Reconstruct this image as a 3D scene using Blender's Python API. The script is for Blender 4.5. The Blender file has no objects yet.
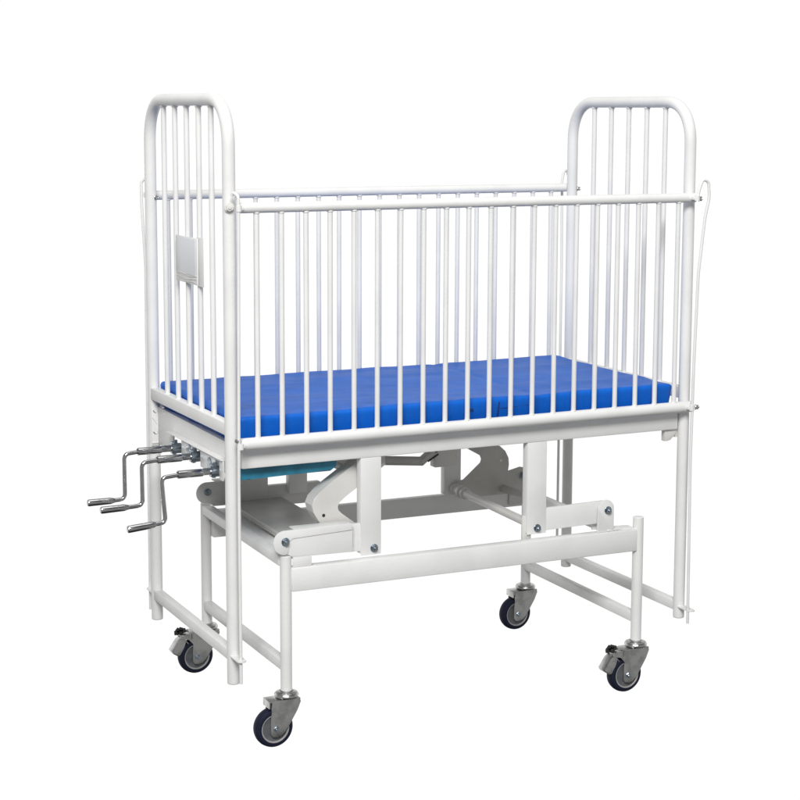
import bpy, bmesh, math, random
from mathutils import Vector, Matrix, noise
random.seed(7)
S = bpy.context.scene
COL = S.collection

# ------------------------------------------------------------------ camera
cam_d = bpy.data.cameras.new('camera')
cam = bpy.data.objects.new('camera', cam_d); COL.objects.link(cam)
YAW, PITCH, ROLL = 0.451473, 0.134460, 0.003295
fw = Vector((math.sin(YAW)*math.cos(PITCH), math.cos(YAW)*math.cos(PITCH), -math.sin(PITCH)))
rt = Vector((math.cos(YAW), -math.sin(YAW), 0)); up = rt.cross(fw)
r2 = rt*math.cos(ROLL) + up*math.sin(ROLL); u2 = -rt*math.sin(ROLL) + up*math.cos(ROLL)
cam.matrix_world = Matrix(((r2.x, u2.x, -fw.x, -1.4082), (r2.y, u2.y, -fw.y, -3.8228),
                           (r2.z, u2.z, -fw.z, 1.37611), (0, 0, 0, 1)))
cam_d.sensor_width = 36; cam_d.lens = 1732.73/800*36; cam_d.shift_y = (344.376-400)/800
cam_d.clip_start = .05; cam_d.clip_end = 200
S.camera = cam

# ------------------------------------------------------------------ studio surround and lamps
W = bpy.data.worlds.new('World'); S.world = W; W.use_nodes = True
nt = W.node_tree; nt.nodes.clear()
def N(t, **k):
    n = nt.nodes.new(t)
    for a, b in k.items(): setattr(n, a, b)
    return n
tc = N('ShaderNodeTexCoord'); sx = N('ShaderNodeSeparateXYZ'); nt.links.new(tc.outputs['Generated'], sx.inputs[0])
def mapr(src, a, b, c, d):
    m = N('ShaderNodeMapRange', interpolation_type='SMOOTHSTEP')
    for i, v in zip((1, 2, 3, 4), (a, b, c, d)): m.inputs[i].default_value = v
    nt.links.new(src, m.inputs[0]); return m.outputs[0]
def mth(op, a, b):
    m = N('ShaderNodeMath', operation=op)
    for i, v in enumerate((a, b)):
        if isinstance(v, (int, float)): m.inputs[i].default_value = v
        else: nt.links.new(v, m.inputs[i])
    return m.outputs[0]
low = mapr(sx.outputs[2], -.72, -.50, .10, 1.0)          # added dark cone below the view, keeps undersides dim
back = mth('ADD', mth('MULTIPLY', sx.outputs[0], -.43), mth('MULTIPLY', sx.outputs[1], -.90))
rear = mapr(back, -.68, .10, 1.0, .33)                   # added dimming of unseen directions, darkens tube edges and interior
topf = mapr(sx.outputs[2], .22, .60, 1.0, .32)  # added falloff overhead, out of view, keeps tube tops below white
val = mth('MULTIPLY', mth('MULTIPLY', low, rear), mth('MULTIPLY', topf, 1.03))
bg = N('ShaderNodeBackground'); wo = N('ShaderNodeOutputWorld')
bg.inputs[0].default_value = (1, 1, 1, 1)
nt.links.new(val, bg.inputs[1]); nt.links.new(bg.outputs[0], wo.inputs[0])

def area(name, loc, target, sx_, sy_, power, col=(1, 1, 1)):
    l = bpy.data.lights.new(name, 'AREA'); l.shape = 'RECTANGLE'; l.size = sx_; l.size_y = sy_
    l.energy = power; l.color = col
    o = bpy.data.objects.new(name, l); COL.objects.link(o); o.location = loc
    d = Vector(target) - Vector(loc); o.rotation_euler = d.to_track_quat('-Z', 'Y').to_euler(); return o
area('overhead_softbox', (.45, -.2, 5.0), (.6, .3, .5), 3.4, 2.8, 62, (1, .99, .975))
area('front_softbox', (-2.4, -5.1, 4.9), (.55, .2, .5), 3.0, 2.0, 520, (1, .995, .985))

S.view_settings.view_transform = 'Standard'; S.view_settings.look = 'None'
S.view_settings.exposure = 0; S.view_settings.gamma = 1
S.render.engine = 'CYCLES'

# ------------------------------------------------------------------ materials
def mat(name, base, rough=.5, metal=0., noise_amt=0., nscale=40., bump=0., bscale=200., rough_var=0., coat=0., spec=.5, tint2=None, mask=(.45, .62)):
    m = bpy.data.materials.new(name); m.use_nodes = True
    t = m.node_tree; b = t.nodes['Principled BSDF']
    b.inputs['Base Color'].default_value = (*base, 1); b.inputs['Roughness'].default_value = rough
    b.inputs['Metallic'].default_value = metal; b.inputs['Coat Weight'].default_value = coat
    b.inputs['Specular IOR Level'].default_value = spec
    tc = t.nodes.new('ShaderNodeTexCoord')
    if noise_amt or tint2:
        n = t.nodes.new('ShaderNodeTexNoise'); n.inputs['Scale'].default_value = nscale; n.inputs['Detail'].default_value = 6
        t.links.new(tc.outputs['Object'], n.inputs['Vector'])
        r = t.nodes.new('ShaderNodeValToRGB')
        r.color_ramp.elements[0].position = mask[0]; r.color_ramp.elements[1].position = mask[1]
        c2 = tint2 or tuple(c*(1-noise_amt) for c in base)
        r.color_ramp.elements[0].color = (*base, 1); r.color_ramp.elements[1].color = (*c2, 1)
        t.links.new(n.outputs['Fac'], r.inputs[0]); t.links.new(r.outputs[0], b.inputs['Base Color'])
    if rough_var:
        n = t.nodes.new('ShaderNodeTexNoise'); n.inputs['Scale'].default_value = 25; n.inputs['Detail'].default_value = 5
        t.links.new(tc.outputs['Object'], n.inputs['Vector'])
        mr = t.nodes.new('ShaderNodeMapRange'); mr.inputs[3].default_value = rough-rough_var; mr.inputs[4].default_value = rough+rough_var
        t.links.new(n.outputs['Fac'], mr.inputs[0]); t.links.new(mr.outputs[0], b.inputs['Roughness'])
    if bump:
        n = t.nodes.new('ShaderNodeTexNoise'); n.inputs['Scale'].default_value = bscale; n.inputs['Detail'].default_value = 3
        t.links.new(tc.outputs['Object'], n.inputs['Vector'])
        bp = t.nodes.new('ShaderNodeBump'); bp.inputs['Strength'].default_value = bump; bp.inputs['Distance'].default_value = .002
        t.links.new(n.outputs['Fac'], bp.inputs['Height']); t.links.new(bp.outputs[0], b.inputs['Normal'])
    return m
PAINT = mat('white_powder_coat', (.81, .81, .80), .36, spec=.35, noise_amt=.05, nscale=9, bump=.18, bscale=120, rough_var=.07)
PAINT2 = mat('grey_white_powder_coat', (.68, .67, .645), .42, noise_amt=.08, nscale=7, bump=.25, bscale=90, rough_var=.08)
CHROME = mat('polished_chrome', (.52, .52, .53), .14, 1., noise_amt=.12, nscale=30, rough_var=.06)
ZINC = mat('zinc_plated_steel', (.60, .60, .59), .28, 1., noise_amt=.25, nscale=45, rough_var=.10, bump=.15)
BOLT = mat('blue_zinc_bolt', (.40, .46, .52), .28, 1., noise_amt=.3, nscale=120)
DARK = mat('blackened_steel', (.04, .04, .04), .5, .4, noise_amt=.3)
TYRE = mat('navy_black_rubber', (.006, .009, .026), .62, spec=.3, bump=.2, bscale=150, rough_var=.1)
HUB = mat('dark_grey_nylon', (.12, .125, .135), .55, noise_amt=.25, nscale=60, bump=.2)
RIM = mat('light_grey_rim', (.36, .35, .35), .5, noise_amt=.15, nscale=60)
TEAL = mat('teal_plastic', (.035, .26, .40), .35, noise_amt=.25, nscale=22)
CARD = mat('clear_film_over_grey_card', (.70, .72, .76), .25)
PAINT_SHADE = mat('shade_toned_powder_coat', (.56, .55, .52), .45, noise_amt=.1, nscale=12, bump=.2, bscale=60, rough_var=.1)  # white coat with the shade under the deck mixed into its colour

# mattress fabric
MF = bpy.data.materials.new('blue_coated_fabric'); MF.use_nodes = True
t = MF.node_tree; b = t.nodes['Principled BSDF']
b.inputs['Roughness'].default_value = .50; b.inputs['Specular IOR Level'].default_value = .30
b.inputs['Sheen Weight'].default_value = .02; b.inputs['Sheen Roughness'].default_value = .4
tcm = t.nodes.new('ShaderNodeTexCoord')
def ns(scale, vscale=(1, 1, 1), detail=4):
    mp = t.nodes.new('ShaderNodeMapping'); mp.inputs['Scale'].default_value = vscale
    t.links.new(tcm.outputs['Object'], mp.inputs[0])
    n = t.nodes.new('ShaderNodeTexNoise'); n.inputs['Scale'].default_value = scale; n.inputs['Detail'].default_value = detail
    t.links.new(mp.outputs[0], n.inputs['Vector']); return n.outputs['Fac']
cr = t.nodes.new('ShaderNodeValToRGB')
cr.color_ramp.elements[0].color = (.0004, .105, .50, 1); cr.color_ramp.elements[1].color = (.0008, .132, .62, 1)
cr.color_ramp.elements[0].position = .3; cr.color_ramp.elements[1].position = .7
t.links.new(ns(7, (1, 3, 1)), cr.inputs[0]); t.links.new(cr.outputs[0], b.inputs['Base Color'])
bp1 = t.nodes.new('ShaderNodeBump'); bp1.inputs['Strength'].default_value = .55; bp1.inputs['Distance'].default_value = .006
t.links.new(ns(9, (.35, 2.6, 1), 5), bp1.inputs['Height'])
bp2 = t.nodes.new('ShaderNodeBump'); bp2.inputs['Strength'].default_value = .25; bp2.inputs['Distance'].default_value = .001
t.links.new(ns(420), bp2.inputs['Height']); t.links.new(bp1.outputs[0], bp2.inputs['Normal'])
t.links.new(bp2.outputs[0], b.inputs['Normal'])
SEAM = mat('navy_seam_thread', (.002, .03, .16), .6)

# ------------------------------------------------------------------ mesh helpers
class MB:
    def __init__(s): s.bm = bmesh.new(); s.sharp = []
    def box(s, x0, x1, y0, y1, z0, z1, bev=.0015, xf=None):
        r = bmesh.ops.create_cube(s.bm, size=1)
        vs = r['verts']
        M = Matrix.Translation(((x0+x1)/2, (y0+y1)/2, (z0+z1)/2)) @ Matrix.Diagonal((x1-x0, y1-y0, z1-z0, 1))
        bmesh.ops.transform(s.bm, matrix=M, verts=vs)
        if bev:
            es = list({e for v in vs for e in v.link_edges})
            g = bmesh.ops.bevel(s.bm, geom=es, offset=bev, segments=2, profile=.5, affect='EDGES')
            vs = list({v for f in g['faces'] for v in f.verts} | {v for v in vs if v.is_valid})
        if xf: bmesh.ops.transform(s.bm, matrix=xf, verts=vs)
        return s
    def bar(s, p, q, w, h, bev=.0015, upv=(0, 0, 1)):
        """square bar from p to q: w across, h along upv"""
        p, q = Vector(p), Vector(q); d = q-p; L = d.length; X = d/L
        U = Vector(upv); U = (U - U.dot(X)*X).normalized(); Y = U.cross(X)
        M = Matrix(((X.x, Y.x, U.x, p.x), (X.y, Y.y, U.y, p.y), (X.z, Y.z, U.z, p.z), (0, 0, 0, 1)))
        return s.box(0, L, -w/2, w/2, -h/2, h/2, bev, M)
    def tube(s, pts, r, seg=20, cap=True, rs=None, flat=1.):
        pts = [Vector(p) for p in pts]; n = len(pts); rings = []
        d0 = (pts[1]-pts[0]).normalized()
        a = Vector((0, 0, 1)) if abs(d0.z) < .9 else Vector((1, 0, 0))
        nx = (a - a.dot(d0)*d0).normalized()
        for i, p in enumerate(pts):
            if i == 0: d = d0
            elif i == n-1: d = (pts[-1]-pts[-2]).normalized()
            else: d = ((pts[i+1]-p).normalized() + (p-pts[i-1]).normalized()).normalized()
            nx = (nx - nx.dot(d)*d).normalized(); ny = d.cross(nx)
            rr = rs[i] if rs else r
            rings.append([s.bm.verts.new(p + rr*(math.cos(2*math.pi*k/seg)*nx + flat*math.sin(2*math.pi*k/seg)*ny)) for k in range(seg)])
        for i in range(n-1):
            A, B = rings[i], rings[i+1]
            for k in range(seg): s.bm.faces.new((A[k], A[(k+1) % seg], B[(k+1) % seg], B[k]))
        if cap:
            s.bm.faces.new(rings[0][::-1]); s.bm.faces.new(rings[-1])
        return s
    def cyl(s, p, q, r, seg=24, bev=.001, r2=None):
        p, q = Vector(p), Vector(q); d = (q-p).normalized(); r2 = r if r2 is None else r2
        return s.tube([p, p+d*bev, q-d*bev, q], r, seg, True, [r-bev, r, r2, r2-bev])
    def hexnut(s, p, q, r): return s.tube([p, q], r, 6)
    def prism(s, poly, y0, y1, axis='y', bev=.0012):
        """poly in (x,z) for axis y, in (y,z) for axis x"""
        def V(a, b, t): return Vector((a, t, b)) if axis == 'y' else Vector((t, a, b))
        A = [s.bm.verts.new(V(a, b, y0)) for a, b in poly]; B = [s.bm.verts.new(V(a, b, y1)) for a, b in poly]
        n = len(poly); f1 = s.bm.faces.new(A); f2 = s.bm.faces.new(B[::-1]); fs = [f1, f2]
        for i in range(n): fs.append(s.bm.faces.new((A[i], B[i], B[(i+1) % n], A[(i+1) % n])))
        if bev: bmesh.ops.bevel(s.bm, geom=list(set(f1.edges) | set(f2.edges)), offset=bev, segments=2, profile=.5, affect='EDGES')
        return s
    def lathe(s, prof, c, axis, seg=40):
        """prof: list (radius, height) along axis from c"""
        Z = Vector(axis).normalized(); a = Vector((1, 0, 0)) if abs(Z.x) < .9 else Vector((0, 1, 0))
        X = (a-a.dot(Z)*Z).normalized(); Y = Z.cross(X); c = Vector(c); rings = []
        for r, h in prof:
            if r < 1e-6: rings.append([s.bm.verts.new(c+Z*h)])
            else: rings.append([s.bm.verts.new(c+Z*h+r*(math.cos(2*math.pi*k/seg)*X+math.sin(2*math.pi*k/seg)*Y)) for k in range(seg)])
        for A, B in zip(rings, rings[1:]):
            for k in range(seg):
                k2 = (k+1) % seg
                if len(A) == 1 and len(B) == 1: continue
                if len(A) == 1: s.bm.faces.new((A[0], B[k2], B[k]))
                elif len(B) == 1: s.bm.faces.new((A[k], A[k2], B[0]))
                else: s.bm.faces.new((A[k], A[k2], B[k2], B[k]))
        return s
    def bead(s, p, axis, r, h=.003):
        """weld bead round a tube that meets another"""
        Z = Vector(axis).normalized(); prof = [(r*.9, -h)]
        prof += [(r+h*math.cos(t_), h*math.sin(t_)) for t_ in [(-1+.5*k)*math.pi/2 for k in range(5)]]
        return s.lathe(prof, p, Z, 16)
    def build(s, name, m, parent=None, label=None, xf=None, ang=35):
        if xf: bmesh.ops.transform(s.bm, matrix=xf, verts=s.bm.verts)
        bmesh.ops.recalc_face_normals(s.bm, faces=s.bm.faces)
        me = bpy.data.meshes.new(name); s.bm.to_mesh(me); s.bm.free()
        me.materials.append(m)
        for p in me.polygons: p.use_smooth = True
        me.set_sharp_from_angle(angle=math.radians(ang))
        o = bpy.data.objects.new(name, me); COL.objects.link(o)
        if parent: o.parent = parent
        if label: o['label'] = label
        return o
def arc(c, a0, a1, r, n, f):
    return [f(c[0]+r*math.cos(a0+(a1-a0)*k/n), c[1]+r*math.sin(a0+(a1-a0)*k/n)) for k in range(n+1)]
def smooth(pts, rad=.02, n=6):
    """round the corners of a polyline"""
    P = [Vector(p) for p in pts]; out = [P[0]]
    for a, b_, c in zip(P, P[1:], P[2:]):
        r_ = min(rad, (a-b_).length*.45, (c-b_).length*.45)
        p0 = b_+(a-b_).normalized()*r_; p1 = b_+(c-b_).normalized()*r_
        for k in range(n+1):
            u = k/n; out.append((1-u)**2*p0+2*u*(1-u)*b_+u*u*p1)
    out.append(P[-1]); return out
def bolt(parent, c, d, r=.008, m=None):
    c = Vector(c); d = Vector(d).normalized(); g = MB()
    g.cyl(c, c+d*.0025, r*1.35, 24, .0006); g.hexnut(c+d*.002, c+d*.009, r); g.cyl(c+d*.008, c+d*.012, r*.5, 12, .0008)
    return g.build('bolt', m or BOLT, parent, ang=25)

# ------------------------------------------------------------------ the bed
L, WD, H = 1.29885, .59383, 1.40
R = .0155
bed = bpy.data.objects.new('hospital_crib', None); COL.objects.link(bed); bed.location = (L/2, WD/2, -.18)
bed['label'] = 'white tubular steel hospital crib with barred sides, three chrome cranks and four casters'
bed['category'] = 'crib'
INV = Matrix.Translation((-L/2, -WD/2, .18))
class PM(MB):       # meshes are given in scene coordinates and stored relative to the crib's base
    def build(s, name, m, parent=None, label=None, xf=None, ang=35):
        return super().build(name, m, parent if parent else bed, label, INV @ xf if xf else INV, ang)
def pbolt(parent, c, d, r=.008, m=None, xf=None):
    c = Vector(c); d = Vector(d).normalized(); g = PM()
    g.cyl(c, c+d*.0025, r*1.35, 24, .0006); g.hexnut(c+d*.002, c+d*.009, r); g.cyl(c+d*.008, c+d*.012, r*.5, 12, .0008)
    return g.build('bolt', m or BOLT, parent, xf=xf, ang=25)

# end frames (hoops)
SPY = [.118+.0895*k for k in range(5)]
for X, lowz, side in ((0, .068, -1), (L, .030, 1)):
    ra = .112; pts = [(X, 0, 0), (X, 0, .4), (X, 0, .8)]
    def sq(t_):      # slightly squared corner of the bent tube
        return math.cos(t_)**(2/2.25), math.sin(t_)**(2/2.25)
    pts += [(X, ra-ra*sq(math.pi/2*k/16)[0], H-ra+ra*sq(math.pi/2*k/16)[1]) for k in range(16)] + [(X, ra, H)]
    pts += [(X, WD-ra, H)] + [(X, WD-ra+ra*sq(math.pi/2*(1-k/16))[0], H-ra+ra*sq(math.pi/2*(1-k/16))[1]) for k in range(1, 16)] + [(X, WD, H-ra)]
    pts += [(X, WD, .8), (X, WD, .4), (X, WD, 0)]
    hoop = PM().tube(pts, R, 28).build('end_frame', PAINT, label='arched tubular end frame at the %s end' % ('crank' if side < 0 else 'far'))
    for y in SPY:
        arch = H
        if y < ra: arch = H-ra+math.sqrt(ra*ra-(ra-y)**2)
        if y > WD-ra: arch = H-ra+math.sqrt(ra*ra-(y-WD+ra)**2)
        g = PM().tube([(X, y, .628), (X, y, arch-.008)], .0068, 14)
        g.bead((X, y, arch-R-.001), (0, 0, 1), .0068, .0025); g.bead((X, y, .637), (0, 0, 1), .0068, .002)
        g.build('spindle', PAINT, hoop)
    PM().box(X-.0125, X+.0125, R*.6, WD-R*.6, .6065, .638, .003).build('crossbar', PAINT, hoop)
    PM().bar((X, R*.5, lowz), (X, WD-R*.5, lowz), .024, .026, .002).build('lower_crossbar', PAINT, hoop)
    for y, s_ in ((0, -1), (WD, 1)):
        # tab with a hole that guides the release rod
        g = PM()
        zt = .068 if X == 0 else .030
        poly = [(-.012, 0), (.012, 0)] + [(.0115*math.cos(a), .055+.0115*math.sin(a)) for a in [k*math.pi/8 for k in range(9)]]
        A = [g.bm.verts.new((X+px, y+s_*py, zt-.001)) for px, py in poly]; B = [g.bm.verts.new((X+px, y+s_*py, zt+.002)) for px, py in poly]
        g.bm.faces.new(A); g.bm.faces.new(B[::-1])
        for i in range(len(poly)): g.bm.faces.new((A[i], B[i], B[(i+1) % len(poly)], A[(i+1) % len(poly)]))
        g.build('guide_tab', PAINT, hoop)
        PM().cyl((X, y, -.0025), (X, y, .001), R*.98, 24, .001).build('foot_cap', PAINT2, hoop)
    if side < 0: hoop0 = hoop

# card holder on the crank end: bent pocket with clear film
g = PM()
g.box(-.0120, -.0085, .196, .356, .948, 1.063, .0010)
g.box(-.0080, -.0068, .160, .210, .946, 1.066, .0004)
ch = g.build('card_holder', PAINT, label='small blank card holder clipped on the spindles')
g = PM(); g.box(-.0132, -.0121, .206, .354, .970, 1.060, .0004); g.build('card', CARD, ch)
g = PM()
for k, z in enumerate((.952, .960, .969)):
    g.tube([(-.0132, .200+.15*u, z+.0022*math.sin(u*7+k*1.3)) for u in [i/12 for i in range(13)]], .0009, 8)
g.build('pocket_lip', PAINT2, ch)

# side rails
ZT, ZL = 1.1489, .5895
SPX = [.057+.0625*k for k in range(20)]
for y, s_ in ((-.030, -1), (WD+.030, 1)):
    g = PM()
    g.tube([(.012, y, ZT), (L*.5, y, ZT+.0006), (L-.004, y, ZT)], .0125, 24)
    g.tube([(.0135, y, ZL), (L*.5, y, ZL-.0006), (L, y, ZL)], .0150, 24)
    # rounded plugs and rod loops at the ends
    for x_, z_, rr in ((.012, ZT, .0125), (L-.004, ZT, .0125), (.0135, ZL, .015), (L, ZL, .015)):
        d_ = -1 if x_ < .5 else 1
        g.lathe([(rr, 0), (rr*.92, .002*1), (rr*.6, .0035), (0, .004)], (x_, y, z_), (d_, 0, 0), 24)
    rail = g.build('side_rail', PAINT, label='barred drop side on the %s side' % ('near' if s_ < 0 else 'far'))
    for x in SPX:
        j = random.uniform(-.0008, .0008)
        g = PM().tube([(x+j, y, ZL+.006), (x, y, ZT-.006)], .0063, 14)
        g.bead((x, y, ZT-.0122), (0, 0, 1), .0063, .002); g.bead((x+j, y, ZL+.0145), (0, 0, 1), .0063, .0014)
        g.build('spindle', PAINT, rail)
    for x_ in (0, L):
        # loop that slides on the rod
        for z_ in (ZT, ZL):
            g = PM()
            yc = y + s_*.0235; xc = x_
            cx_ = .004 if x_ == 0 else L-.012
            g.tube([(cx_, yc-.0*s_, z_-.007), (cx_, yc, z_+.007)], .0070, 18)
            g.box(min(cx_, cx_+(.012 if x_ == 0 else -.012)), max(cx_, cx_+(.012 if x_ == 0 else -.012)), min(y, yc), max(y, yc), z_-.0045, z_+.0045, .0012)
            g.build('slide_collar', PAINT, rail)
    d = (0, -1, 0) if s_ < 0 else (0, -1, 0)
    # bolts at rail ends
    if s_ < 0:
        pbolt(rail, (-.006, -R-.002, ZT+.001), (-.2, -1, 0), .0085, PAINT2)
        pbolt(rail, (L-.002, -.045, ZT-.002), (.9, -.5, 0), .006, ZINC)
        pbolt(rail, (L+.004, -.045, ZL+.0), (.9, -.5, 0), .006, ZINC)
        pbolt(rail, (-.004, -.050, ZL+.014), (-.3, -1, 0), .004, ZINC)
    else:
        pbolt(rail, (.010, WD-R+.003, ZT-.004), (.4, -1, -.1), .0048, ZINC)
        pbolt(rail, (L+.010, WD-R+.003, ZT-.002), (.9, -.6, 0), .0050, ZINC)

# release rods
def rod(pts, rad=.02): PM().tube(smooth(pts, rad, 8), .0040, 12).build('release_rod', PAINT)
yr = -.0545
rod([(L-.008, yr, -.005), (L-.013, yr, .45), (L-.010, yr, .70), (L-.003, yr, .95), (L+.014, yr, 1.10), (L+.026, yr, 1.15),
     (L+.022, yr, 1.192), (L+.004, yr, 1.198), (L-.006, yr, 1.175), (L-.012, yr, 1.148)], .014)
rod([(-.001, yr, .012), (-.002, yr, .5), (.003, yr, 1.13), (.003, yr, 1.178), (-.005, yr+.012, 1.186), (-.007, yr+.016, 1.178)], .008)
rod([(-.002, WD-yr, .010), (-.001, WD-yr, .75), (.0, WD-yr, .96), (-.008, WD-yr, 1.12), (-.009, WD-yr, 1.185), (.004, WD-yr-.008, 1.194), (.008, WD-yr-.01, 1.18)], .008)
rod([(L, WD-yr, .010), (L+.001, WD-yr, .9), (L-.002, WD-yr, 1.17), (L+.004, WD-yr, 1.196), (L+.016, WD-yr, 1.199), (L+.018, WD-yr, 1.185)], .008)

# deck frame
g = PM()
DX0, DX1, DY0, DY1, DZ0, DZ1 = .0245, 1.279, .001, WD-.001, .5235, .572
def cside(y0, y1, fl):   # folded channel: web plus lips
    g.box(DX0, DX1, y0, y1, DZ0, DZ1, .004)
cside(DY0-.005, DY0+.025, 1); cside(DY1-.025, DY1+.005, -1)
g.box(DX1-.030, DX1-.001, DY0+.0251, DY1-.0251, DZ0+.002, DZ1-.002, .003)
for x in (.35, .66, .97): g.box(x-.014, x+.014, DY0+.0251, DY1-.0251, .548, .572, .002)
deck = g.build('deck_frame', PAINT)
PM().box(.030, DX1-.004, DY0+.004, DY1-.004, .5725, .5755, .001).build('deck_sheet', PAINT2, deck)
# plates that join the deck to the end posts
for x0, x1 in ((.0, DX0+.002), (DX1-.002, L)):
    for y in (.012, WD-.012):
        PM().box(x0, x1, y-.004, y+.004, .50 if x1 > 1 else .535, .575, .001).build('joint_plate', PAINT2, deck)
g = PM().prism([(1.243, .5230), (1.280, .5230), (1.280, .512), (1.262, .494), (1.252, .492), (1.243, .492)], .005, .022)
g.build('corner_gusset', PAINT2, deck)

# crank end panel
poly = [(.060, .5820), (.578, .5860), (.578, .4840), (.470, .4840), (.458, .492), (.455, .530), (.105, .5300), (.060, .530)]
g = PM().prism(poly, .006, .0105, 'x', .001)
g.box(-.0140, .0058, .034, .452, .5402, .5420, .0006)
g.box(.0105, .024, .060, .578, .5780, .5820, .001)
panel = g.build('end_panel', PAINT, deck)
# bearing plate: bent tabs under the panel
g = PM()
def tabpoly(y0, y1, zt, zb): return [(y0, zt), (y1, zt), (y1-.004, zb+.010), (y1-.014, zb), (y0+.010, zb), (y0+.002, zb+.006)]
g.prism([(.342, .5398), (.259, .5398), (.259, .525), (.266, .512), (.300, .502), (.342, .502)], -.0095, -.006, 'x', .0008)
g.prism([(.197, .5398), (.093, .5398), (.093, .520), (.100, .506), (.140, .498), (.197, .496)], -.0095, -.006, 'x', .0008)
g.prism([(.060, .5398), (.030, .5398), (.030, .500), (.036, .490), (.060, .490)], -.0095, -.006, 'x', .0008)
g.box(-.0100, -.0062, .040, .340, .5350, .5396, .0004)
bp = g.build('bearing_plate', PAINT, panel)
# notched hanger plate by the far post
g = PM().box(-.0135, .0055, WD-.0185, WD-.0162, .482, .590, .0006)
g.build('hanger_plate', PAINT, panel)
for z in (.578, .520):
    PM().tube([(-.009+.012*u, WD-.0190, z-.006*math.sin(u*math.pi)) for u in [i/8 for i in range(9)]], .0014, 8).build('slot', ZINC, panel)
PM().tube([(-.012, WD-.0190, .559), (-.002, WD-.0190, .546), (.001, WD-.0190, .540)], .0010, 8).build('slot', PAINT2, panel)
PM().bar((-.013, WD-.0200, .489), (.005, WD-.0200, .489), .003, .003, .0006).build('slot', PAINT2, panel)

# cranks
CR = [(.3812, .5095, -.114, -.149, .389, -.2475), (.2306, .5155, -.1107, -.150, .4045, -.2575), (.0834, .5060, -.107, -.1475, .3900, -.2330)]
for i, (y, z, xs, xb, zb, xe) in enumerate(CR):
    lean = (0, 0, .010)[i]; dy = (0, -.002, .004)[i]
    path = smooth([(.05, y, z), (xs+.01, y, z), (xb, y, z-.004), (xb+lean, y+dy, zb+.001), (xb+lean-.030, y+dy, zb-.001), (xe+.03, y+dy, zb-(0, .001, .006)[i])], .014, 7)
    crank = PM().tube(path, .0054, 16).build('crank_handle', CHROME, label=('crank handle farthest from the camera', 'middle crank handle', 'crank handle nearest the camera')[i])
    ze = zb-(.001, .002, .007)[i]
    g = PM(); e = Vector((xe, y+dy, ze)); sgrip = Vector((xe+.072, y+dy, zb-.0008))
    d_ = (sgrip-e).normalized()
    g.tube([e, e+d_*.0015, e+d_*.004, sgrip-d_*.012, sgrip-d_*.003, sgrip], .0088, 22, True, [.0062, .0082, .0090, .0086, .0066, .0056])
    g.build('grip', CHROME, crank)
    g = PM()
    g.tube([(xs, y, z), (xs+.0012, y, z), (xs+.062, y, z), (xs+.066, y, z)], .0096, 24, True, [.0088, .0098, .0095, .0075])
    g.tube([(xs+.064, y, z), (-.018, y, z), (-.016, y, z)], .0074, 20, True, [.0074, .0076, .006])
    g.build('sleeve', CHROME, crank)
    PM().cyl((xs-.0006, y, z), (xs+.0002, y, z), .0070, 20, .0001).build('sleeve_socket', DARK, crank)
    PM().box(xs+.064, -.020, y-.0030, y+.0030, z+.0072, z+.0098, .0006).build('key', BOLT, crank)
    PM().cyl((-.024, y, z), (.004, y, z), .0135, 26, .002).build('bushing', BOLT, crank)
    PM().box(-.0195, -.0100, y-.003, y+.022, z-.016, z+.016, .0015).build('bearing_block', BOLT, crank)
    PM().hexnut((-.012, y, z+.010), (-.012, y, z+.022), .006).build('nut', BOLT, crank)
for y, z in ((.280, .5230), (.125, .5180)):
    PM().cyl((-.0125, y, z), (-.0098, y, z), .0150, 26, .0006).build('bushing_cover', BOLT, bp)

# teal tray under the head section
poly = [(.0295, .522), (.286, .522), (.286, .5035), (.270, .4925), (.062, .4935), (.052, .4895), (.0295, .4905)]
PM().prism(poly, .027, .32, 'y', .003).build('tray', TEAL, deck, label='teal plastic tray under the head section')

# hanging lift posts
def post(x0, x1, y0, y1, z0, m=PAINT, top=.5240):
    g = PM()
    g.box(x0, x1, y0, y0+.003, z0, top, .0015); g.box(x0, x0+.003, y0+.0031, y1, z0+.004, top, .0012)
    g.box(x1-.003, x1, y0+.0031, y1, z0+.004, top, .0012)
    g.box(x0+.0031, x1-.0031, y1-.003, y1, z0+.02, top, .0008)
    return g.build('lift_post', m, deck)
pa = post(.3380, .3935, -.0032, .023, .2770)
pb = post(.8130, .8705, -.0032, .023, .2800)
pbolt(pa, (.3735, -.0035, .2935), (0, -1, 0), .0078)
pbolt(pb, (.8430, -.0035, .2957), (0, -1, 0), .0078)
post(.379, .433, .566, .592, .315)
post(.866, .919, .566, .592, .262)

# ------------------------------------------------------------------ base frame (slightly turned under the bed)
TH = -.0226
GX = Matrix.Translation((.1376, 0, 0)) @ Matrix.Rotation(TH, 4, 'Z')
BL, BW = 1.0077, .6198; ZTOP, ZBOT = .300, -.040; RB = .0145
g = PM()
g.box(.011, BL-.011, -.015, .015, .2095, .2700, .004)
g.box(.011, BL-.011, BW-.030, BW, .2070, .2620, .004)
g.bar((0, .012, .284), (0, BW-.012, .284), .028, .026, .003)
g.box(.0145, .075, .016, BW-.031, .2850, .2890, .001)
g.bar((BL-.106, .000, .283), (BL-.106, .435, .283), .026, .026, .003)
g.bar((BL-.095, .012, .2735), (BL-.016, .012, .2700), .030, .006, .001)
base = g.build('base_frame', PAINT, xf=GX)
for a in (0, BL):
    PM().bar((a, .008, .022), (a, BW-.008, .018 if a else .012), .024, .026, .003).build('lower_crossbar', PAINT, base, xf=GX)
    for b_ in (0, BW):
        g = PM().tube([(a, b_, ZBOT), (a, b_, ZTOP-.0015), (a, b_, ZTOP)], RB, 26, True, [RB, RB, RB-.0015])
        g.bead((a, b_, ZBOT+.001), (0, 0, 1), RB-.002, .002)
        g.build('leg', PAINT, base, xf=GX)

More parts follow.
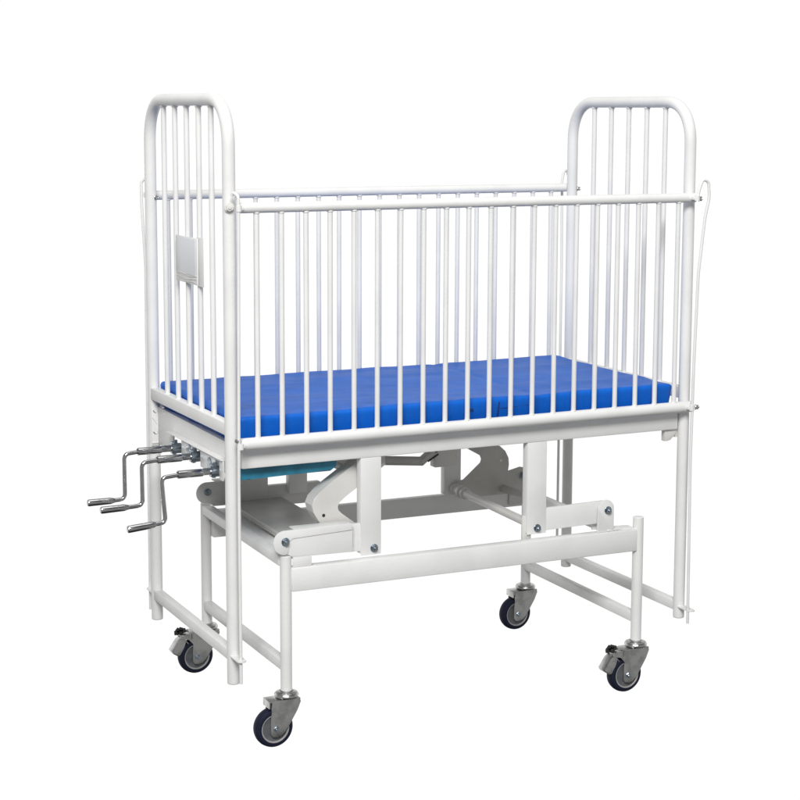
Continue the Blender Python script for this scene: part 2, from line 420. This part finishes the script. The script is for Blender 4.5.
PM().bar((BL-.106, .430, .279), (BL-.106, BW-.01, .268), .018, .018, .002).build('bar_lug', PAINT_SHADE, base, xf=GX)  # lug colour carries shade, like the rocker beside it
# left pivots, arms
def lbracket(b0, m, proud):
    """rounded bracket carrying the pivot; b0 front face"""
    c = (-.006, .3375); r_ = .030
    poly = [(.172, .3650), (.172, .2935), (.014, .2960)]
    poly += [(c[0]+r_*math.cos(a_), c[1]-.003+r_*math.sin(a_)) for a_ in [math.radians(285-k*12.5) for k in range(16)]]
    g = PM().prism(poly, b0, b0+.004, 'y', .001)
    g.box(.022, .172, b0+.0045, b0+.045, .3600, .3635, .0008)      # folded top of the channel
    if proud:
        p2 = [(.170, .3655), (.170, .3480), (.012, .3430)] + [(c[0]+.0305*math.cos(a_), c[1]-.003+.0305*math.sin(a_)) for a_ in [math.radians(-60-k*15+0) for k in range(0)]]
        g.prism([(.170, .3660), (.170, .3495), (.014, .3445), (.004, .3380), (.002, .3085)] + [(c[0]+.0303*math.cos(a_), c[1]-.003+.0303*math.sin(a_)) for a_ in [math.radians(270-k*15) for k in range(12)]], b0-.0022, b0-.0001, 'y', .0008)
        g.box(.0145, .064, b0, b0+.004, .2705, .2960, .001)
    return g.build('lift_arm', m, xf=GX)
la = lbracket(-.012, PAINT, True)
pbolt(la, (-.006, -.0145, .3375), (0, -1, 0), .0078, xf=GX)
PM().box(.1725, .250, .006, .021, .288, .358, .002).build('arm_tongue', PAINT, la, xf=GX)
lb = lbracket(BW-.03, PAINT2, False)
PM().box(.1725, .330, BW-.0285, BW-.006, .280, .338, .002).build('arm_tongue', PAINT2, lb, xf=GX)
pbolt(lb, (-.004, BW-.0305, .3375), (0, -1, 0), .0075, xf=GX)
# torsion plate between the two left arms
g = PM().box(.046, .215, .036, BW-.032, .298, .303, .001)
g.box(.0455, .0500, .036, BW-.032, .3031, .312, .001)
g.build('torsion_plate', PAINT_SHADE, xf=GX)  # plate toned down in colour for the shade it lies in

# right pivots, arm
g = PM()
c = (.9005, .3330); r_ = .0245
poly = [(.876, .2705), (.925, .2705)] + [(c[0]+r_*math.cos(a_), c[1]+r_*math.sin(a_)) for a_ in [math.radians(k*15) for k in range(13)]]
g.prism(poly, -.0100, -.006, 'y', .001); g.box(.878, .923, .024, .028, .2705, .340, .001)
g.bar((.905, -.006, .2740), (.975, .006, .2725), .012, .004, .001)
rb = g.build('pivot_bracket', PAINT, xf=GX)
pbolt(rb, (.9055, -.0105, .3295), (0, -1, 0), .0078, xf=GX)
ra_ = PM().bar((.690, .0235, .3140), (.905, .010, .3220), .0120, .0600, .003).build('lift_arm', PAINT, xf=GX)
# inner arm plate showing under the right post
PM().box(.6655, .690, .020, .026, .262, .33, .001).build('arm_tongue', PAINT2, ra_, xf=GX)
# near left rocker plate (V shape pointing to the crank end)
outer = [(.3900, .541), (.3513, .509), (.2695, .456), (.2470, .439), (.2316, .4240), (.2245, .407), (.2290, .388), (.2420, .366), (.2665, .339)]
inner = [(.3600, .335), (.3457, .348), (.3046, .378), (.2950, .388), (.2932, .399), (.2985, .409), (.3183, .4227), (.3595, .4495), (.425, .492)]
poly = [(x, min(z, .520)) for x, z in [(.3680, .520), (.3513, .509)]+outer[2:]] + inner + [(.425, .520)]
g = PM().prism(poly, .040, .0445, 'y', .001)
rim_ = [(x, z) for x, z in [(.3680, .520), (.3513, .509)]+outer[2:]]
for (x0, z0), (x1, z1) in zip(rim_, rim_[1:]):
    v = [g.bm.verts.new(p_) for p_ in ((x0, .0446, z0), (x1, .0446, z1), (x1, .085, z1), (x0, .085, z0))]
    dx_, dz_ = .0022, .001
    v2 = [g.bm.verts.new((v_.co.x+dx_, v_.co.y, v_.co.z+dz_)) for v_ in v]
    g.bm.faces.new(v); g.bm.faces.new(v2[::-1])
    for k in range(4): g.bm.faces.new((v[k], v2[k], v2[(k+1) % 4], v[(k+1) % 4]))
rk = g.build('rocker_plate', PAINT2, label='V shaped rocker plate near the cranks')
PM().cyl((.2557, .0392, .3790), (.2557, .0399, .3790), .0042, 16, .0001).build('hole', DARK, rk)
# far right rocker plate
import itertools
poly = [(.9331, .3991), (.9750, .3770), (.9800, .3650), (.9765, .3538), (.9208, .3082), (.8980, .3060), (.8960, .2620), (.9380, .2560), (.9742, .2540),
        (1.0500, .2540), (1.0800, .2540), (1.1300, .2600), (1.1340, .3050), (1.1250, .3270), (1.1082, .3310), (1.0660, .3200), (1.0710, .3420), (1.0690, .362), (1.0580, .3830), (1.040, .3990), (1.010, .4080)]
rk2 = PM().prism(poly, .550, .555, 'y', .001).build('rocker_plate', PAINT_SHADE, label='V shaped rocker plate by the far lift post')
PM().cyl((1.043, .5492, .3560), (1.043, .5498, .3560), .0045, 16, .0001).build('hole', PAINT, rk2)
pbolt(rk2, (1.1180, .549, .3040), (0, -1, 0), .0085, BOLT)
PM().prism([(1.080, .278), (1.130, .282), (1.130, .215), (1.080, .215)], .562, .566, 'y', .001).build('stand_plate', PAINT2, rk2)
PM().prism([(.9331, .3991), (1.010, .408), (1.02, .523), (.86, .523)], .556, .560, 'y', .001).build('hanger', PAINT_SHADE, rk2)
# shaft between the right hand lift posts
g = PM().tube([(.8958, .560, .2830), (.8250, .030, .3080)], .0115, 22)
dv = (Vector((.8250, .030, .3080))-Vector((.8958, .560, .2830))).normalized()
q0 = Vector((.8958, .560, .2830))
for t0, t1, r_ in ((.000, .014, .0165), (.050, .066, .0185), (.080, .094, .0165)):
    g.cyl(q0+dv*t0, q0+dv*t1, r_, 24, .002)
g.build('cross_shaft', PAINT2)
# push rod under the deck
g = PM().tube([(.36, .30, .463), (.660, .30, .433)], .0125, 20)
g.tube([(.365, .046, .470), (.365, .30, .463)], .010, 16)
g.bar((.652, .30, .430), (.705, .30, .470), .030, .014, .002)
pr = g.build('push_rod', PAINT_SHADE)
PM().bar((.668, .284, .434), (.700, .284, .452), .003, .004, .0005).build('pin', DARK, pr)
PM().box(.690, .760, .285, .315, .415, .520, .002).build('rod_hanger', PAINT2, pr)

# casters
def caster(a, b_, brake, lab):
    c0 = GX @ Vector((a, b_, 0)); x, y = c0.x, c0.y
    M = Matrix.Translation((x, y, 0))
    g = PM()       # swivel head
    g.lathe([(0, -.0385), (.0150, -.0385), (.0185, -.0405), (.0190, -.043), (.0270, -.0445), (.0300, -.0480), (.0305, -.0515), (.0285, -.0550), (.0240, -.0570), (0, -.0570)], (0, 0, 0), (0, 0, 1), 44)
    head = g.build('caster', ZINC, label=lab, xf=M)
    WX, WZ = -.036, -.1285
    g = PM()       # fork
    pl = [(-.046, -.0575), (.027, -.0575), (.030, -.066), (.020, -.088), (-.001, -.122), (-.012, -.138), (-.022, -.1465), (-.034, -.150), (-.045, -.1475), (-.050, -.139), (-.0495, -.105), (-.047, -.08)]
    for s_ in (-1, 1):
        y0 = .0185*s_; g.prism(pl, min(y0, y0+.003*s_), max(y0, y0+.003*s_), 'y', .0008)
    g.box(-.052, .029, -.0214, .0214, -.0605, -.0572, .001)
    g.box(-.0535, -.0505, -.0214, .0214, -.076, -.0575, .0008)
    g.build('fork', ZINC, head, xf=M)
    ax = (0, -1, 0); cw = (WX, 0, WZ)
    prof = [(.0345, -.0155), (.0400, -.0160), (.0450, -.0145), (.0485, -.0095), (.0498, -.0030), (.0498, .0030), (.0485, .0095), (.0450, .0145), (.0400, .0160), (.0345, .0155)]
    g = PM().lathe(prof, cw, ax, 56); wh = g.build('tyre', TYRE, head, xf=M)
    g = PM().lathe([(.0345, .0152), (.0362, .0166), (.0340, .0166), (.0322, .0146)], cw, ax, 56)
    g.lathe([(.0322, -.0146), (.0340, -.0166), (.0362, -.0166), (.0345, -.0152)], cw, ax, 56)
    g.build('rim', RIM, head, xf=M)
    g = PM().lathe([(0, -.0140), (.013, -.0140), (.013, -.0125), (.020, -.0118), (.0325, -.0135), (.0325, .0135), (.020, .0118), (.013, .0125), (.013, .0140), (0, .0140)], cw, ax, 44)
    g.build('hub', HUB, head, xf=M)
    g = PM().hexnut((WX, -.0215, WZ), (WX, -.0262, WZ), .0078); g.cyl((WX, -.0260, WZ), (WX, -.0285, WZ), .0042, 14, .0006)
    g.cyl((WX, -.0220, WZ), (WX, .026, WZ), .0050, 14, .0006); g.build('axle_nut', BOLT, head, xf=M)
    if brake:
        g = PM()
        g.box(-.085, -.046, -.0185, .0185, -.0640, -.0610, .001)
        g.bar((-.080, 0, -.064), (-.060, 0, -.090), .030, .003, .0008, (1, 0, 0))
        for y0 in (-.0214, .0184): g.prism([(-.045, -.0580), (-.060, -.0590), (-.084, -.0640), (-.082, -.0720), (-.060, -.0760), (-.045, -.095)], y0, y0+.003, 'y', .0006)
        g.build('brake_plate', ZINC, head, xf=M)
        g = PM()
        for ang_ in (20, 75, 130, 185):
            a_ = math.radians(ang_); g.bar((-.080, -.004, -.056), (-.080+.017*math.cos(a_), -.004, -.056+.013*math.sin(a_)), .012, .0055, .001, (0, 1, 0))
        g.cyl((-.080, -.013, -.058), (-.080, .013, -.058), .006, 14, .001)
        g.build('brake_cam', DARK, head, xf=M)
        g = PM()
        g.prism([(-.088, -.077), (-.077, -.070), (-.066, -.080), (-.072, -.098), (-.084, -.119), (-.090, -.122), (-.104, -.113), (-.108, -.106)], -.017, .017, 'y', .003)
        g.build('brake_pedal', RIM if False else ZINC, head, xf=M)
caster(0, 0, False, 'caster without a brake under the nearest leg')
caster(BL, 0, True, 'caster with a brake pedal at the right near leg')
caster(0, BW, True, 'caster with a brake pedal at the left far leg')
caster(BL, BW, False, 'caster without a brake at the right far leg')

# ------------------------------------------------------------------ mattress
mx0, mx1, my0, my1, mz0, mz1 = .020, 1.262, -.006, .612, .5765, .6490
bm = bmesh.new(); nx_, ny_, nz_ = 150, 76, 14
verts = {}
def mv(i, j, k):
    if (i, j, k) in verts: return verts[(i, j, k)]
    u, v, w = i/nx_, j/ny_, k/nz_
    hx, hy, hz = (mx1-mx0)/2, (my1-my0)/2, (mz1-mz0)/2
    p = Vector(((u*2-1)*hx, (v*2-1)*hy, (w*2-1)*hz))
    r_ = .013; q = Vector((max(-hx+r_, min(hx-r_, p.x)), max(-hy+r_, min(hy-r_, p.y)), max(-hz+r_, min(hz-r_, p.z))))
    d = p-q
    n_ = d.normalized() if d.length > 1e-9 else Vector((0, 0, 0))
    p = q+n_*r_
    P = Vector((p.x, p.y, p.z))
    sft = Vector((P.x*1.6, P.y*9, P.z*5))
    a_ = noise.noise(sft)*.0035 + noise.noise(Vector((P.x*9, P.y*5, 3)))*.0018 + noise.noise(Vector((P.x*22, P.y*22, P.z*22)))*.0009
    # a shallow fold line where the back section hinges
    fold = math.exp(-((P.x-.205)/.012)**2)*.0022
    p = p + n_*(a_-fold)
    if k > nz_/2: p.z += .0035*math.sin((u)*math.pi*2.2)*0 + .003*noise.noise(Vector((P.x*2.3, P.y*2, 7)))
    c_ = Vector(((mx0+mx1)/2, (my0+my1)/2, (mz0+mz1)/2))
    tuck = .015*(1-w)                       # sides lean under, a shape added to darken them
    p.x *= 1-.2*tuck/hx; p.y *= 1-tuck/hy
    verts[(i, j, k)] = bm.verts.new(p + Vector((0, 0, hz))); return verts[(i, j, k)]
# non-uniform index spread keeps the rounded edges smooth
def face(a, b_, c_, d_): bm.faces.new((mv(*a), mv(*b_), mv(*c_), mv(*d_)))
for i in range(nx_):
    for j in range(ny_):
        face((i, j, nz_), (i+1, j, nz_), (i+1, j+1, nz_), (i, j+1, nz_)); face((i, j, 0), (i, j+1, 0), (i+1, j+1, 0), (i+1, j, 0))
    for k in range(nz_):
        face((i, 0, k), (i+1, 0, k), (i+1, 0, k+1), (i, 0, k+1)); face((i, ny_, k), (i, ny_, k+1), (i+1, ny_, k+1), (i+1, ny_, k))
for j in range(ny_):
    for k in range(nz_):
        face((0, j, k), (0, j, k+1), (0, j+1, k+1), (0, j+1, k)); face((nx_, j, k), (nx_, j+1, k), (nx_, j+1, k+1), (nx_, j, k+1))
me = bpy.data.meshes.new('mattress'); bmesh.ops.recalc_face_normals(bm, faces=bm.faces); bm.to_mesh(me); bm.free()
for p in me.polygons: p.use_smooth = True
me.materials.append(MF)
mo = bpy.data.objects.new('mattress', me); COL.objects.link(mo); mo.location = ((mx0+mx1)/2, (my0+my1)/2, mz0)
mo['label'] = 'thin bright blue mattress lying on the deck inside the crib bars'; mo['category'] = 'mattress'
cx_, hy_ = (mx0+mx1)/2, (my1-my0)/2
g = MB().bar((.7245-cx_, -hy_+.0125, .010), (.7245-cx_, -hy_+.0016, .062), .005, .005, .0008, (0, 1, 0))
g.build('seam', SEAM, mo)
g = MB().tube([(.640-cx_+.185*u, -hy_+.0040+.0006*math.sin(u*9), .046+.0018*math.sin(u*8)) for u in [i/20 for i in range(21)]], .0007, 8)
g.build('zip', SEAM, mo)
g = MB().box(.640-cx_, .652-cx_, -hy_+.0022, -hy_+.0065, .042, .050, .0012); g.build('zip_pull', SEAM, mo)
